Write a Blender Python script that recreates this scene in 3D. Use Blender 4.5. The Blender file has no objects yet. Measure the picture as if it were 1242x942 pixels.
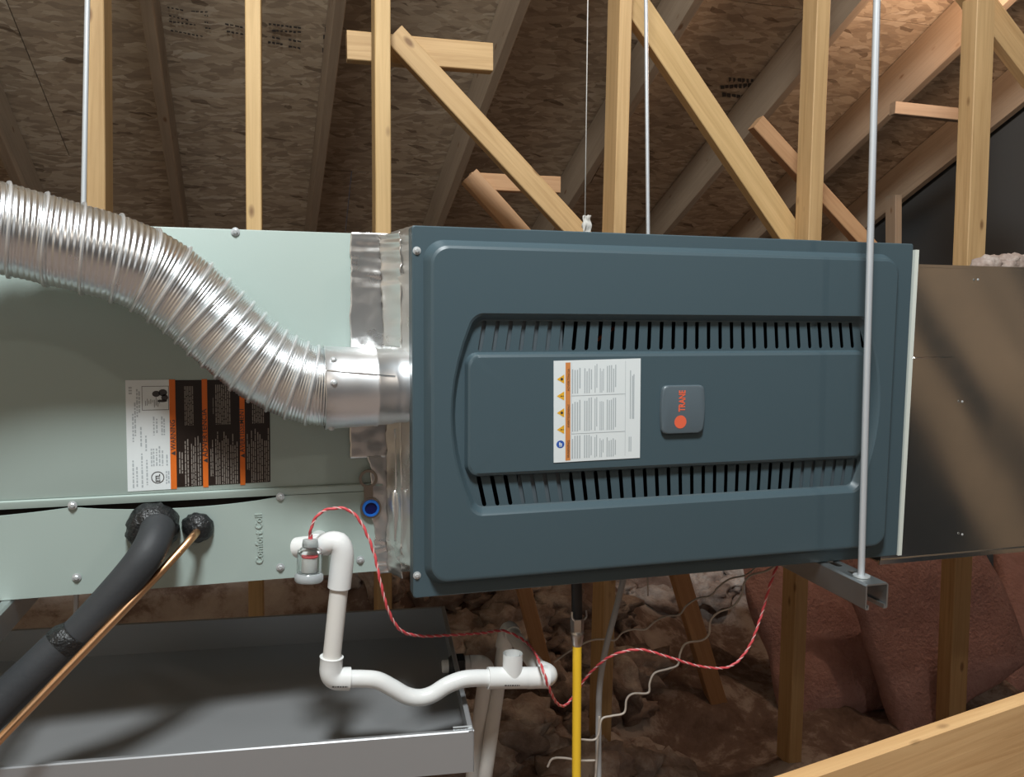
import bpy, bmesh, math, random
from mathutils import Vector, Matrix, noise
random.seed(7)
SC = bpy.context.scene
COL = SC.collection
V = Vector

# ------------------------------------------------------------------ camera
F_PX, IW, IH = 970.2, 1242, 942
CAM = V((-0.1677, -1.1222, 0.4113))
YAW, PITCH, ROLL = -0.27273, -0.09272, -0.00739
RM = Matrix.Rotation(YAW, 3, 'Z') @ Matrix.Rotation(PITCH, 3, 'X') @ Matrix.Rotation(ROLL, 3, 'Y')
cd = bpy.data.cameras.new('camera'); co = bpy.data.objects.new('camera', cd); COL.objects.link(co)
cd.sensor_width = 36; cd.lens = F_PX / IW * 36; cd.clip_start = .02
rb = Matrix((RM.col[0], RM.col[2], -RM.col[1])).transposed()
co.matrix_world = Matrix.Translation(CAM) @ rb.to_4x4()
SC.camera = co

# ------------------------------------------------------------------ world, lamps, exposure
w = bpy.data.worlds.new('world'); SC.world = w; w.use_nodes = True
w.node_tree.nodes['Background'].inputs[0].default_value = (.55, .6, .7, 1)
w.node_tree.nodes['Background'].inputs[1].default_value = .05
SC.view_settings.view_transform = 'Standard'; SC.view_settings.look = 'None'
SC.view_settings.gamma = 1; SC.view_settings.use_curve_mapping = False
SC.view_settings.exposure = 0.0
def lamp(name, kind, loc, energy, color, size, aim=None):
    l = bpy.data.lights.new(name, kind); l.energy = energy; l.color = color
    if kind == 'AREA': l.shape = 'DISK'; l.size = size
    else: l.shadow_soft_size = size
    o = bpy.data.objects.new(name, l); COL.objects.link(o); o.location = loc
    if aim is not None: o.rotation_euler = (V(aim) - V(loc)).to_track_quat('-Z', 'Y').to_euler()
    return o
lo = lamp('ridge_lamp', 'SPOT', (-.30, -1.35, 2.55), 400, (.94, .99, 1), .26, (-.30, -1.15, 0))   # reflector lamp under the ridge
lo.data.spot_size = math.radians(166); lo.data.spot_blend = .12
lamp('rear_fill_light', 'AREA', (-1.3, -2.6, 1.1), 2.2, (.92, .97, 1), 1.0, (.3, .8, -.1))  # added fill behind the viewer to lift the shadows, no real opening
lamp('rear_bulb', 'POINT', (1.9, -2.3, 1.75), 24, (1, .88, .76), .06)  # unseen bulb behind the viewer, brightens the wall the duct reflects
lamp('attic_bulb', 'POINT', (2.2, 1.12, 1.58), 24, (1, .70, .5), .05)

# ------------------------------------------------------------------ helpers
def ray(px, py): return RM @ V(((px - IW/2) / F_PX, 1, -(py - IH/2) / F_PX))
def at(px, py, Y): d = ray(px, py); return CAM + d * ((Y - CAM.y) / d.y)      # point at a world depth Y
def atz(px, py, Z): d = ray(px, py); return CAM + d * ((Z - CAM.z) / d.z)
def lerp(a, b, t): return a + (b - a) * t
def nz(x, y, z, s=1): return noise.noise(V((x*s, y*s, z*s)))

class MB:
    def __init__(s): s.v = []; s.f = []
    def add(s, vs, fs):
        o = len(s.v); s.v += [V(p) for p in vs]; s.f += [tuple(i + o for i in f) for f in fs]; return s
    def box(s, a, b):
        x0, y0, z0 = a; x1, y1, z1 = b
        return s.add([(x0,y0,z0),(x1,y0,z0),(x1,y1,z0),(x0,y1,z0),(x0,y0,z1),(x1,y0,z1),(x1,y1,z1),(x0,y1,z1)],
                     [(0,3,2,1),(4,5,6,7),(0,1,5,4),(1,2,6,5),(2,3,7,6),(3,0,4,7)])
    def cbox(s, a, b, c=.002):           # box with chamfered edges
        bm = bmesh.new(); m = MB().box(a, b); vs = [bm.verts.new(p) for p in m.v]
        for f in m.f: bm.faces.new([vs[i] for i in f])
        bmesh.ops.bevel(bm, geom=bm.edges[:], offset=c, segments=2, affect='EDGES', profile=.5)
        bm.verts.index_update(); s.add([v.co.copy() for v in bm.verts], [[v.index for v in f.verts] for f in bm.faces]); bm.free(); return s
    def rings(s, rs, cap=True, closed=True):
        n = len(rs[0]); o = len(s.v)
        for r in rs: s.v += [V(p) for p in r]
        for i in range(len(rs) - 1):
            for k in range(n if closed else n - 1):
                k2 = (k + 1) % n
                s.f.append((o+i*n+k, o+i*n+k2, o+(i+1)*n+k2, o+(i+1)*n+k))
        if cap:
            s.f.append(tuple(o + k for k in range(n))[::-1]); s.f.append(tuple(o + (len(rs)-1)*n + k for k in range(n)))
        return s
    def tube(s, path, r, seg=12, cap=True):
        path = [V(p) for p in path]; n = len(path)
        rr = r if isinstance(r, (list, tuple)) else [r] * n
        t = [(path[min(i+1, n-1)] - path[max(i-1, 0)]).normalized() for i in range(n)]
        u = t[0].orthogonal().normalized(); rs = []
        for i in range(n):
            u = (u - t[i] * u.dot(t[i])).normalized(); b = t[i].cross(u)
            rs.append([path[i] + (u * math.cos(2*math.pi*k/seg) + b * math.sin(2*math.pi*k/seg)) * rr[i] for k in range(seg)])
        return s.rings(rs, cap)
    def lathe(s, prof, org, axis, seg=24, cap=True, jag=0):   # prof = [(radius, along)]
        axis = V(axis).normalized(); u = axis.orthogonal().normalized(); b = axis.cross(u); org = V(org)
        rs = [[org + axis * h + (u * math.cos(2*math.pi*k/seg) + b * math.sin(2*math.pi*k/seg)) * r *
               (1 + (jag * nz(k*.9, h*90, r*60) if jag else 0)) for k in range(seg)] for r, h in prof]
        return s.rings(rs, cap)
    def prism(s, poly, d):               # poly of 3D points, extruded by the vector d
        n = len(poly); d = V(d)
        return s.add([V(p) for p in poly] + [V(p) + d for p in poly],
                     [tuple(range(n))[::-1], tuple(range(n, 2*n))] + [(k, (k+1) % n, n + (k+1) % n, n + k) for k in range(n)])
    def grid(s, fn, nu, nv):
        o = len(s.v)
        for i in range(nu + 1):
            for j in range(nv + 1): s.v.append(V(fn(i/nu, j/nv)))
        for i in range(nu):
            for j in range(nv):
                a = o + i*(nv+1) + j; s.f.append((a, a+nv+1, a+nv+2, a+1))
        return s

def ob(name, mb, mat, parent=None, smooth=None, org=None, **props):
    """link a mesh builder (world coordinates) as ONE mesh object, origin at its thing's base"""
    root = parent
    while root is not None and root.parent is not None: root = root.parent
    o0 = V(root.location) if root is not None else V(org or (0, 0, 0))
    me = bpy.data.meshes.new(name); me.from_pydata([p - o0 for p in mb.v], [], mb.f); me.update()
    bm = bmesh.new(); bm.from_mesh(me); bmesh.ops.recalc_face_normals(bm, faces=bm.faces); bm.to_mesh(me); bm.free()
    if mat: me.materials.append(mat)
    o = bpy.data.objects.new(name, me); COL.objects.link(o)
    if parent is not None: o.parent = parent
    else: o.location = o0
    if smooth is not None:
        me.polygons.foreach_set('use_smooth', [True] * len(me.polygons))
        if smooth < 170: me.set_sharp_from_angle(angle=math.radians(smooth))
    for k, v in props.items(): o[k] = v
    return o
def tag(o, label, cat, group=None):
    o['label'] = label; o['category'] = cat
    if group: o['group'] = group
    return o
def thing(name, label, cat, loc, group=None):
    o = bpy.data.objects.new(name, None); COL.objects.link(o); o.location = loc; o.empty_display_size = .05
    return tag(o, label, cat, group)
def bez(pts, n=8):                        # Catmull-Rom through 3D points
    pts = [V(p) for p in pts]; P = [pts[0]*2 - pts[1]] + pts + [pts[-1]*2 - pts[-2]]; out = []
    for i in range(1, len(P) - 2):
        for k in range(n):
            t = k / n; a, b, c, d = P[i-1:i+3]
            out.append(.5*((2*b) + (c-a)*t + (2*a-5*b+4*c-d)*t*t + (3*b-a-3*c+d)*t**3))
    return out + [pts[-1]]
def text_mb(mb, s, size, org, dx, dy, align='LEFT', bold=0, squeeze=1, relief=0):
    cu = bpy.data.curves.new('text', 'FONT'); cu.body = s; cu.size = size; cu.align_x = align; cu.resolution_u = 2; cu.offset = bold; cu.extrude = relief
    o = bpy.data.objects.new('text', cu); COL.objects.link(o)
    dg = bpy.context.evaluated_depsgraph_get(); me = o.evaluated_get(dg).to_mesh()
    org, dx, dy = V(org), V(dx), V(dy); nn = dx.cross(dy)
    mb.add([org + dx * (v.co.x * squeeze) + dy * v.co.y + nn * v.co.z for v in me.vertices], [tuple(p.vertices) for p in me.polygons])
    o.evaluated_get(dg).to_mesh_clear(); bpy.data.objects.remove(o); bpy.data.curves.remove(cu); return mb

# ------------------------------------------------------------------ materials
def newmat(name, col=(.5, .5, .5), rough=.5, metal=0, **kw):
    m = bpy.data.materials.new(name); m.use_nodes = True; b = m.node_tree.nodes['Principled BSDF']
    b.inputs['Base Color'].default_value = (*col, 1); b.inputs['Roughness'].default_value = rough; b.inputs['Metallic'].default_value = metal
    for k, v in kw.items(): b.inputs[k].default_value = v
    return m
class NT:
    def __init__(s, m): s.t = m.node_tree; s.b = s.t.nodes['Principled BSDF']
    def n(s, typ, **kw):
        x = s.t.nodes.new(typ)
        for k, v in kw.items(): setattr(x, k, v)
        return x
    def l(s, a, b): s.t.links.new(a, b)
    def coords(s, scale=(1, 1, 1), rnd=False, rot=(0, 0, 0)):
        tc = s.n('ShaderNodeTexCoord'); mp = s.n('ShaderNodeMapping'); mp.inputs['Scale'].default_value = scale; mp.inputs['Rotation'].default_value = rot
        src = tc.outputs['Object']
        if rnd:
            oi = s.n('ShaderNodeObjectInfo'); mu = s.n('ShaderNodeMath', operation='MULTIPLY'); mu.inputs[1].default_value = 37
            s.l(oi.outputs['Random'], mu.inputs[0]); ad = s.n('ShaderNodeVectorMath', operation='ADD')
            s.l(src, ad.inputs[0]); s.l(mu.outputs[0], ad.inputs[1]); src = ad.outputs[0]
        s.l(src, mp.inputs[0]); return mp.outputs[0]
    def noise(s, vec, scale=5, detail=4, rough=.55, dist=0):
        x = s.n('ShaderNodeTexNoise'); x.inputs['Scale'].default_value = scale; x.inputs['Detail'].default_value = detail
        x.inputs['Roughness'].default_value = rough; x.inputs['Distortion'].default_value = dist; s.l(vec, x.inputs['Vector']); return x
    def ramp(s, fac, stops):
        r = s.n('ShaderNodeValToRGB'); e = r.color_ramp.elements
        while len(e) < len(stops): e.new(.5)
        for k, (p, c) in enumerate(stops): e[k].position = p; e[k].color = (*c, 1) if len(c) == 3 else c
        s.l(fac, r.inputs[0]); return r.outputs[0]
    def mix(s, fac, a, b, typ='MIX'):
        x = s.n('ShaderNodeMix', data_type='RGBA', blend_type=typ)
        for v, i in ((fac, 0), (a, 6), (b, 7)):
            if hasattr(v, 'is_linked'): s.l(v, x.inputs[i])
            elif i == 0: x.inputs[0].default_value = v
            else: x.inputs[i].default_value = (*v, 1)
        return x.outputs[2]
    def bump(s, h, strength=.3, dist=.01):
        x = s.n('ShaderNodeBump'); x.inputs['Strength'].default_value = strength; x.inputs['Distance'].default_value = dist
        s.l(h, x.inputs['Height']); s.l(x.outputs[0], s.b.inputs['Normal'])
    def rough(s, fac, lo, hi):
        x = s.n('ShaderNodeMapRange'); x.inputs[3].default_value = lo; x.inputs[4].default_value = hi; s.l(fac, x.inputs[0]); s.l(x.outputs[0], s.b.inputs['Roughness'])
    def base(s, c): s.l(c, s.b.inputs['Base Color'])

def wood(name, c0, c1, knot=(.16, .07, .025)):
    m = newmat(name, rough=.62); t = NT(m)
    g = t.noise(t.coords((40, 40, 1.6), True), 1.4, 5, .6, 1.2); c = t.ramp(g.outputs[0], [(.3, c0), (.52, lerp(V(c0), V(c1), .6)), (.72, c1)])
    big = t.noise(t.coords((6, 6, 1.1), True), 1.5, 2); c = t.mix(t.ramp(big.outputs[0], [(.35, (0, 0, 0)), (.75, (.45, .45, .45))]), c, V(c0) * .72)
    vo = t.n('ShaderNodeTexVoronoi'); vo.inputs['Scale'].default_value = 1; t.l(t.coords((13, 13, 6), True), vo.inputs['Vector'])
    c = t.mix(t.ramp(vo.outputs['Distance'], [(.06, (.8, .8, .8)), (.13, (0, 0, 0))]), c, knot)
    t.base(c); t.bump(g.outputs[0], .25, .002); return m
WOOD = wood('pine_stud', (.49, .30, .130), (.67, .445, .22))
WOODY = wood('pine_yellow', (.54, .345, .145), (.71, .48, .23))
LITPINE = wood('lit_pine_board', (.70, .40, .17), (.90, .58, .28))  # lighter pine copy, stronger light on the near board put into its colour
WOODR = wood('pine_reddish', (.46, .25, .12), (.60, .36, .19))
RAFT = wood('rafter_wood', (.31, .23, .16), (.40, .305, .215))
def osb():
    m = newmat('osb_sheathing', rough=.75); t = NT(m); layers = []
    for sc, rot in (((12, 46, 1), .10), ((15, 56, 1), -.22), ((10, 38, 1), .38)):
        v0 = t.coords((1, 1, 1), True, (0, 0, rot)); dn = t.noise(v0, 9, 3); ad = t.n('ShaderNodeVectorMath', operation='MULTIPLY_ADD')
        ad.inputs[1].default_value = (.09, .05, 0); t.l(dn.outputs[1], ad.inputs[0]); t.l(v0, ad.inputs[2])
        mp = t.n('ShaderNodeMapping'); mp.inputs['Scale'].default_value = sc; t.l(ad.outputs[0], mp.inputs[0])
        vo = t.n('ShaderNodeTexVoronoi'); vo.inputs['Scale'].default_value = 1; t.l(mp.outputs[0], vo.inputs['Vector'])
        sp = t.n('ShaderNodeSeparateColor'); t.l(vo.outputs['Color'], sp.inputs[0]); layers.append((sp, vo))
    c = t.ramp(layers[0][0].outputs[0], [(0, (.31, .22, .145)), (.45, (.40, .285, .185)), (.8, (.47, .345, .23)), (1, (.57, .44, .31))])
    c2 = t.ramp(layers[1][0].outputs[1], [(0, (.30, .21, .135)), (.5, (.42, .30, .195)), (1, (.53, .40, .27))])
    c = t.mix(t.ramp(layers[2][0].outputs[2], [(.45, (0, 0, 0)), (.55, (1, 1, 1))]), c, c2)
    c = t.mix(t.ramp(layers[1][0].outputs[0], [(.018, (.6, .6, .6)), (.035, (0, 0, 0))]), c, (.07, .035, .015))
    fine = t.noise(t.coords((20, 90, 1), True), 1.5, 3); c = t.mix(.35, c, t.ramp(fine.outputs[0], [(.3, (.2, .12, .06)), (.7, (.55, .4, .25))]), 'SOFT_LIGHT')
    c = t.mix(1.0, c, (1.15, 1.32, 1.55), 'MULTIPLY')
    t.base(c); t.bump(layers[0][0].outputs[1], .5, .004); return m
OSB = osb()
def paint(name, col, rough, bumpy=.05):
    m = newmat(name, col, rough); t = NT(m); n = t.noise(t.coords((1, 1, 1)), 260, 2); t.bump(n.outputs[0], bumpy, .001)
    n2 = t.noise(t.coords(), 3, 3); t.rough(n2.outputs[0], rough - .06, rough + .08); return m
SAGE = paint('sage_painted_steel', (.385, .465, .43), .42)
SLATE = paint('slate_blue_painted_steel', (.060, .095, .113), .40)
BADGE = newmat('badge_grey_plastic', (.098, .128, .148), .38)
CREAM = newmat('cream_edge', (.68, .72, .66), .5)
DARK = newmat('dark_liner', (.03, .022, .018), .8)
INNER = newmat('inner_steel', (.12, .15, .17), .45, .3)
def metal(name, col, r0, r1, sc=6, bump=0, bs=40, **kw):
    m = newmat(name, col, r0, 1, **kw); t = NT(m); n = t.noise(t.coords(), sc, 4); t.rough(n.outputs[0], r0, r1)
    if bump: t.bump(t.noise(t.coords(), bs, 3).outputs[0], bump, .004)
    return m
GALV = metal('galvanised_sheet', (.66, .64, .61), .05, .17, 7, .02, 3)
PANM = metal('galvanised_pan', (.42, .43, .44), .28, .42, 5, .05, 5); PANM.node_tree.nodes['Principled BSDF'].inputs['Metallic'].default_value = .5
STRUT = metal('zinc_strut', (.62, .65, .66), .3, .5, 18)
ROD = newmat('zinc_rod', (.66, .70, .74), .38, .45)
SEAMM = newmat('duct_seam', (.85, .87, .88), .34, .8)
ALU = metal('flexible_aluminium', (.87, .90, .92), .24, .34, 25, .05, 60)
ALUC = metal('collar_sheet_metal', (.88, .90, .92), .33, .45, 9, .03, 12)
FOIL = metal('foil_tape', (.74, .73, .71), .22, .36, 12, .22, 26); FOIL.node_tree.nodes['Principled BSDF'].inputs['Metallic'].default_value = .88
SCREW = newmat('zinc_screw', (.62, .65, .66), .3, .45)
COPPER = metal('copper_tube', (.82, .48, .26), .25, .42, 20)
NUT = metal('gas_fitting', (.62, .58, .54), .22, .4, 40)
BLACKP = newmat('black_iron', (.016, .016, .018), .42)
FOAM = newmat('black_foam', (.035, .038, .042), .62); _t = NT(FOAM); _t.bump(_t.noise(_t.coords(), 120, 3).outputs[0], .18, .002)
CORK = newmat('black_mastic', (.014, .015, .016), .36); _t = NT(CORK); _t.bump(_t.noise(_t.coords(), 90, 4).outputs[0], .9, .006)
PVC = newmat('white_pvc', (.80, .81, .80), .28)
PVCP = newmat('cream_pvc_pipe', (.76, .74, .70), .34)
CLEAR = newmat('clear_plastic', (.95, .98, .98), .08, **{'Transmission Weight': 1.0, 'IOR': 1.35})
WHITEP = newmat('white_float', (.78, .78, .76), .5)
RED = newmat('red_insulation', (.62, .075, .085), .4)
WWIRE = newmat('white_insulation', (.72, .42, .40), .4)
BEIGE = newmat('beige_wire', (.46, .40, .34), .5)
GREYC = newmat('grey_cable', (.40, .40, .40), .5)
YELLOW = newmat('yellow_gas_jacket', (.95, .60, .035), .38)
BLUE = newmat('blue_plastic', (.02, .17, .68), .35)
BLUESHADE = newmat('shaded_blue_plastic', (.004, .008, .10), .4)  # shade inside the recessed plug put into a darker blue
LABELW = newmat('label_white', (.74, .79, .80), .42)
LABELK = newmat('label_black', (.022, .014, .011), .36)
ORANGE = newmat('label_orange', (.72, .16, .02), .4)
ORANGE2 = newmat('label_tan_orange', (.62, .24, .07), .4)
TRIY = newmat('triangle_yellow', (.78, .42, .03), .4)
INKG = newmat('ink_grey', (.42, .46, .48), .5)
INKL = newmat('ink_light', (.30, .27, .24), .5)
INK = newmat('ink_black', (.05, .045, .045), .5)
CORAL = newmat('badge_coral', (.78, .14, .07), .4)
INKB = newmat('ink_blue', (.03, .10, .42), .45)
STAMP = newmat('stamp_ink', (.06, .05, .045), .7)
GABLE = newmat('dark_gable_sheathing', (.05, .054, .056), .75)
STRING = newmat('white_string', (.72, .70, .66), .7)
PAPER = newmat('paper_scrap', (.62, .60, .56), .8)
def fluff(name, ramp, sc=14):
    m = newmat(name, rough=.95); t = NT(m); v = t.coords((1, 1, 1), True); n = t.noise(v, sc, 6, .7, .15); t.base(t.ramp(n.outputs[0], ramp)); t.bump(t.noise(v, sc*5, 4).outputs[0], .8, .012); return m
FLOORI = fluff('old_insulation', [(.3, (.09, .055, .042)), (.48, (.19, .13, .105)), (.56, (.36, .30, .265)), (.7, (.44, .38, .34))], 4.5)
LUMP = fluff('grey_insulation_lumps', [(.3, (.16, .11, .09)), (.48, (.32, .25, .215)), (.62, (.52, .46, .42))], 6)
PINK = fluff('pink_fiberglass', [(.3, (.40, .23, .21)), (.55, (.48, .29, .27)), (.75, (.54, .35, .33))], 16)

# ------------------------------------------------------------------ the setting: roof, gables, floor
SKEW = -.05
ZB, ZD = 2.30, 2.52                      # rafter undersides / roof deck underside, z = Z* - Y/2
ceil = bpy.data.objects.new('ceiling', None); COL.objects.link(ceil); ceil['kind'] = 'structure'; ceil['label'] = 'sloping roof deck of brown OSB panels above the furnace'
ceil.location = (.6, 1.6, ZD - .8)
SL = math.atan(.5); XR, XL = 3.6, -2.3
def deck_panel(parent, x0, x1, s0, s1, mirror=False):
    # panel between slope distances s0..s1 measured from the ridge
    o = MB().box((x0 + .002, s0 + .002, 0), (x1 - .002, s1 - .002, .012))
    me = bpy.data.meshes.new('sheathing_panel'); me.from_pydata(o.v, [], o.f); me.materials.append(OSB)
    p = bpy.data.objects.new('sheathing_panel', me); COL.objects.link(p); p.parent = parent
    M = Matrix.Translation((0, -1.5, ZD + .75)) @ (Matrix.Rotation(math.pi, 4, 'Z') @ Matrix.Scale(-1, 4, (1, 0, 0)) if mirror else Matrix()) @ Matrix.Rotation(-SL, 4, 'X')
    p.matrix_local = Matrix.Translation(-V(parent.location)) @ M
    return p
for r in range(6):
    off = (r % 2) * 1.22
    x = XL - off
    while x < XR - .01:
        a, b = max(x, XL), min(x + 2.44, XR)
        if b - a > .05: deck_panel(ceil, a, b, r * 1.22, (r + 1) * 1.22)
        x += 2.44
ceil2 = bpy.data.objects.new('ceiling', None); COL.objects.link(ceil2); ceil2['kind'] = 'structure'; ceil2['label'] = 'other roof slope behind the viewer'
ceil2.location = (.6, -3, 1.5)
for r in range(5): deck_panel(ceil2, XL, XR, r * 1.22, (r + 1) * 1.22, True)
XR = 3.125; wx_ = lambda y: XR - .05 * (y - 1.7)
BR = []
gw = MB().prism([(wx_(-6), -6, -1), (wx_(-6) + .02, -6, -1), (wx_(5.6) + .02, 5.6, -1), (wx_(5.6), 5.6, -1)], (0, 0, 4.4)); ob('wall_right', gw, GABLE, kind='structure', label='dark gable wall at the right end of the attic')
wl_ = ob('wall_left', MB().box((-6, -1.0, -.02), (5.6, 3.4, 0)), OSB, kind='structure', label='gable wall at the left end of the attic')
wl_.matrix_world = Matrix(((0, 0, 1, XL), (1, 0, 0, 0), (0, 1, 0, 0), (0, 0, 0, 1)))
def mirror(px, py):
    P = at(px, py, .05); d = P - CAM; d.y = -d.y; t = 0
    while P.x + d.x*t < wx_(P.y + d.y*t): t += .002
    return P + d*t
gb = bpy.data.objects['wall_right']
for (a_, b_), w_ in ((((1095, 250), (1260, 500)), .30), (((1075, 380), (1255, 690)), .26), (((1180, 270), (1275, 420)), .10)):
    a, b = mirror(*a_), mirror(*b_); e = (b - a) * .3
    a = a - e; b = b + e; a.x = wx_(a.y) - .045; b.x = wx_(b.y) - .045
    BR.append((a, b, w_))
def fz(x, y): return -.88 + .12 * nz(x, y, 3, 1.3) + .07 * nz(x, y, 9, 4) + .035 * nz(x, y, 5, 10) + .12 * max(0, y - 1.1) + .37 * math.exp(-((y - 1.70) / .38) ** 2) * min(1, max(0, (1.25 - x) * 3)) - .14 * min(1, max(0, (x - .6) * 3)) * min(1, max(0, (2.2 - y) * 2))  # includes a mound added to hide and shade the lit floor behind
ob('floor', MB().grid(lambda u, v: ((lerp(XL, XR, u)), lerp(-5.9, 5.6, v), fz(lerp(XL, XR, u), lerp(-5.9, 5.6, v))), 130, 230), FLOORI, smooth=180, kind='structure', label='attic floor buried under old insulation')

def timber(name, mat, p0, p1, wx, dy, face=(0, -1, 0), parent=None):
    """sawn board from p0 to p1; wx = width of the face turned to `face`, dy = the other section side"""
    p0, p1 = V(p0), V(p1); L = (p1 - p0).length; z = (p1 - p0).normalized(); y = -V(face); y = (y - z * y.dot(z)).normalized(); x = y.cross(z)
    c = .0022; hx = wx / 2
    prof = [(-hx + c, 0), (hx - c, 0), (hx, c), (hx, dy - c), (hx - c, dy), (-hx + c, dy), (-hx, dy - c), (-hx, c)]
    n = max(2, int(L / .25)); rng = random.Random(name + str(p0)); ph = rng.random() * 9
    rs = [[(a + .0015 * nz(i * .6, ph, 0), b + .0012 * nz(i * .6, ph, 5), L * i / n) for a, b in prof] for i in range(n + 1)]
    m = MB().rings(rs); me = bpy.data.meshes.new(name); me.from_pydata(m.v, [], m.f)
    bm = bmesh.new(); bm.from_mesh(me); bmesh.ops.recalc_face_normals(bm, faces=bm.faces); bm.to_mesh(me); bm.free(); me.materials.append(mat)
    o = bpy.data.objects.new(name, me); COL.objects.link(o)
    M = Matrix((x, y, z)).transposed().to_4x4(); M.translation = p0
    if parent: o.parent = parent; o.matrix_local = Matrix.Translation(-V(parent.location)) @ M
    else: o.matrix_world = M
    return o

for a, b, w_ in BR: timber('brace', RAFT, a, b, w_, .038, (-1, 0, 0), parent=gb)  # unseen boards added so the duct reflects brown diagonal bands
RX = [-1.18, -.57, .04, .655, 1.27, 1.90, 2.49]
RL = ['roof rafter at the far left edge beside the dark bay', 'roof rafter between the left wide stud and the thin pale stud',
      'roof rafter behind the pale stud near the left end of the short block', 'roof rafter crossing behind the long brace and the short horizontal block',
      'roof rafter behind the white string and the middle stud', 'roof rafter passing behind the knotty stud on the right',
      'deep roof rafter lit along its edge beside the right hanging rod', 'last roof rafter against the dark gable wall']
def rafter(xr, lab):
    ya, yb = -1.48, 5.3
    f = lambda y: V((xr - .019 + SKEW * (y - 1.7), y, ZB - .5 * y))
    o = timber('rafter', RAFT, f(ya), f(yb), .038, .192, (0, -.4472, -.8944)); tag(o, lab, 'rafter', 'roof rafters of the back slope')
for xr, lab in zip(RX + [3.09], RL): rafter(xr, lab)
for k in range(8):
    x = -2.0 + k * .61; f = lambda y: V((x, y, ZD + 1.5 - .215 + .5 * y)); timber('rafter', RAFT, f(-1.55), f(-6), .038, .188, (0, .4472, -.8944), parent=ceil2)

# ------------------------------------------------------------------ studs, braces, blocks
YS = .95
def roofz(y): return ZB - .5 * y
def stud(pxt, pyt, pxb, pyb, wx, dy, mat, label, zlo=-1.0, zhi=None, Y=YS, grp='upright studs behind the furnace'):
    a, b = at(pxb, pyb, Y), at(pxt, pyt, Y); d = (b - a) / (b.z - a.z)
    zhi = zhi if zhi is not None else roofz(Y + dy) - .008
    o = timber('stud', mat, a + d * (zlo - a.z), a + d * (zhi - a.z), wx, dy); return tag(o, label, 'stud', grp)
stud(114, 0, 116, 240, .040, .089, WOOD, 'wide yellow stud at the left, right beside a hanging rod')
stud(306.5, 0, 308, 270, .036, .089, WOODY, 'thin pale stud second from left, above the sage cabinet')
stud(464, 0, 465, 280, .039, .089, WOODY, 'stud above the foil taped joint, crossing the short horizontal block')
stud(760, 0, 752, 280, .036, .089, WOOD, 'middle stud with two visible faces beside the white string')
stud(1000, 0, 989, 288, .045, .070, WOOD, 'knotty stud above the furnace right half, foot of the yellow brace')
stud(1197, 0, 1184, 322, .070, .060, WOOD, 'rightmost tall stud standing behind the galvanised duct')
stud(1090, 230, 1090, 290, .038, .07, RAFT, 'short dim stud against the dark gable wall', zhi=at(1090, 236, 2.2).z, Y=2.2, grp=None)
def brace(a, b, Y0, Y1, wx, dy, mat, name, label, cat='brace'):
    o = timber(name, mat, at(*a, Y0), at(*b, Y1), wx, dy); return tag(o, label, cat)
brace((730, 312), (478, 40), 1.06, 1.045, .060, .038, WOOD, 'diagonal_brace', 'long diagonal brace running down right from the short horizontal block')
brace((990, 328), (735, -52), 1.03, 1.03, .078, .038, WOODY, 'diagonal_brace', 'thick yellow diagonal brace ending at the knotty stud')
brace((1075, 318), (920, 147), 1.20, 1.22, .052, .038, WOODR, 'diagonal_brace', 'reddish diagonal brace behind the knotty stud and hanging rod')
brace((650, 302), (570, 212), 1.30, 1.33, .060, .038, WOODR, 'diagonal_brace', 'short dim diagonal brace under the long brace')
brace((1262, 92), (1170, -30), .99, .99, .089, .038, WOOD, 'diagonal_brace', 'dim diagonal brace in the top right corner')
brace((421, 54), (598, 69), 1.10, 1.10, .075, .038, WOOD, 'wood_block', 'short horizontal block at the top of the long diagonal brace', 'block')
brace((572, 219), (680, 224), 1.37, 1.37, .052, .038, WOODR, 'wood_block', 'dim horizontal block low behind the long diagonal brace', 'block')
brace((1086, 130), (1172, 139), 1.75, 1.72, .050, .038, RAFT, 'wood_block', 'blocking between rafters left of the rightmost tall stud', 'block')
brace((905, 960), (815, 660), 1.25, 1.35, .062, .038, WOODR, 'diagonal_brace', 'dark lower brace slanting through the insulation under the furnace')
brace((700, 960), (628, 680), 1.20, 1.25, .045, .038, WOODR, 'diagonal_brace', 'dark lower brace behind the white drain pipe elbow')
# foreground board, bottom right
p0 = atz(985, 937, -.2); p1 = atz(1300, 828, -.2)
dj = (p1 - p0) * .5
tag(timber('joist', LITPINE, p0 - dj + V((0, 0, -.096)), p1 + V((0, 0, -.096)), .18, .026), 'foreground wooden board with pale edge in the bottom right corner', 'board')

# ------------------------------------------------------------------ loose insulation and batts
m = MB(); rng = random.Random(3)
ICO = bmesh.new(); bmesh.ops.create_icosphere(ICO, subdivisions=3, radius=1); ICO.verts.index_update()
iv = [v.co.copy() for v in ICO.verts]; jf = [tuple(v.index for v in f.verts) for f in ICO.faces]; ICO.free()
for k in range(1300):
    x = rng.uniform(-.1, 2.2); y = rng.uniform(.8, 3.6); r = rng.choice((.025, .03, .04, .05, .07, .09)) * (.8 + .2 * y)
    if x > .85 + .1 * y and y < 2.0: continue
    c = V((x, y, fz(x, y) + r * .02)); s = rng.random() * 50; q_ = (rng.uniform(.7, 1.5), rng.uniform(.7, 1.3), rng.uniform(.5, 1))
    m.add([c + V((p.x*q_[0], p.y*q_[1], p.z*q_[2])) * r * (1 + .5 * nz(p.x + s, p.y, p.z, 1.9) + .38 * nz(p.x, p.y + s, p.z, 4.2) + .16 * nz(p.x, p.y, p.z + s, 9)) for p in iv], jf)
tag(ob('loose_insulation', m, LUMP, smooth=180, kind='stuff'), 'clumps of grey brown loose insulation under the furnace', 'insulation')
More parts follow.
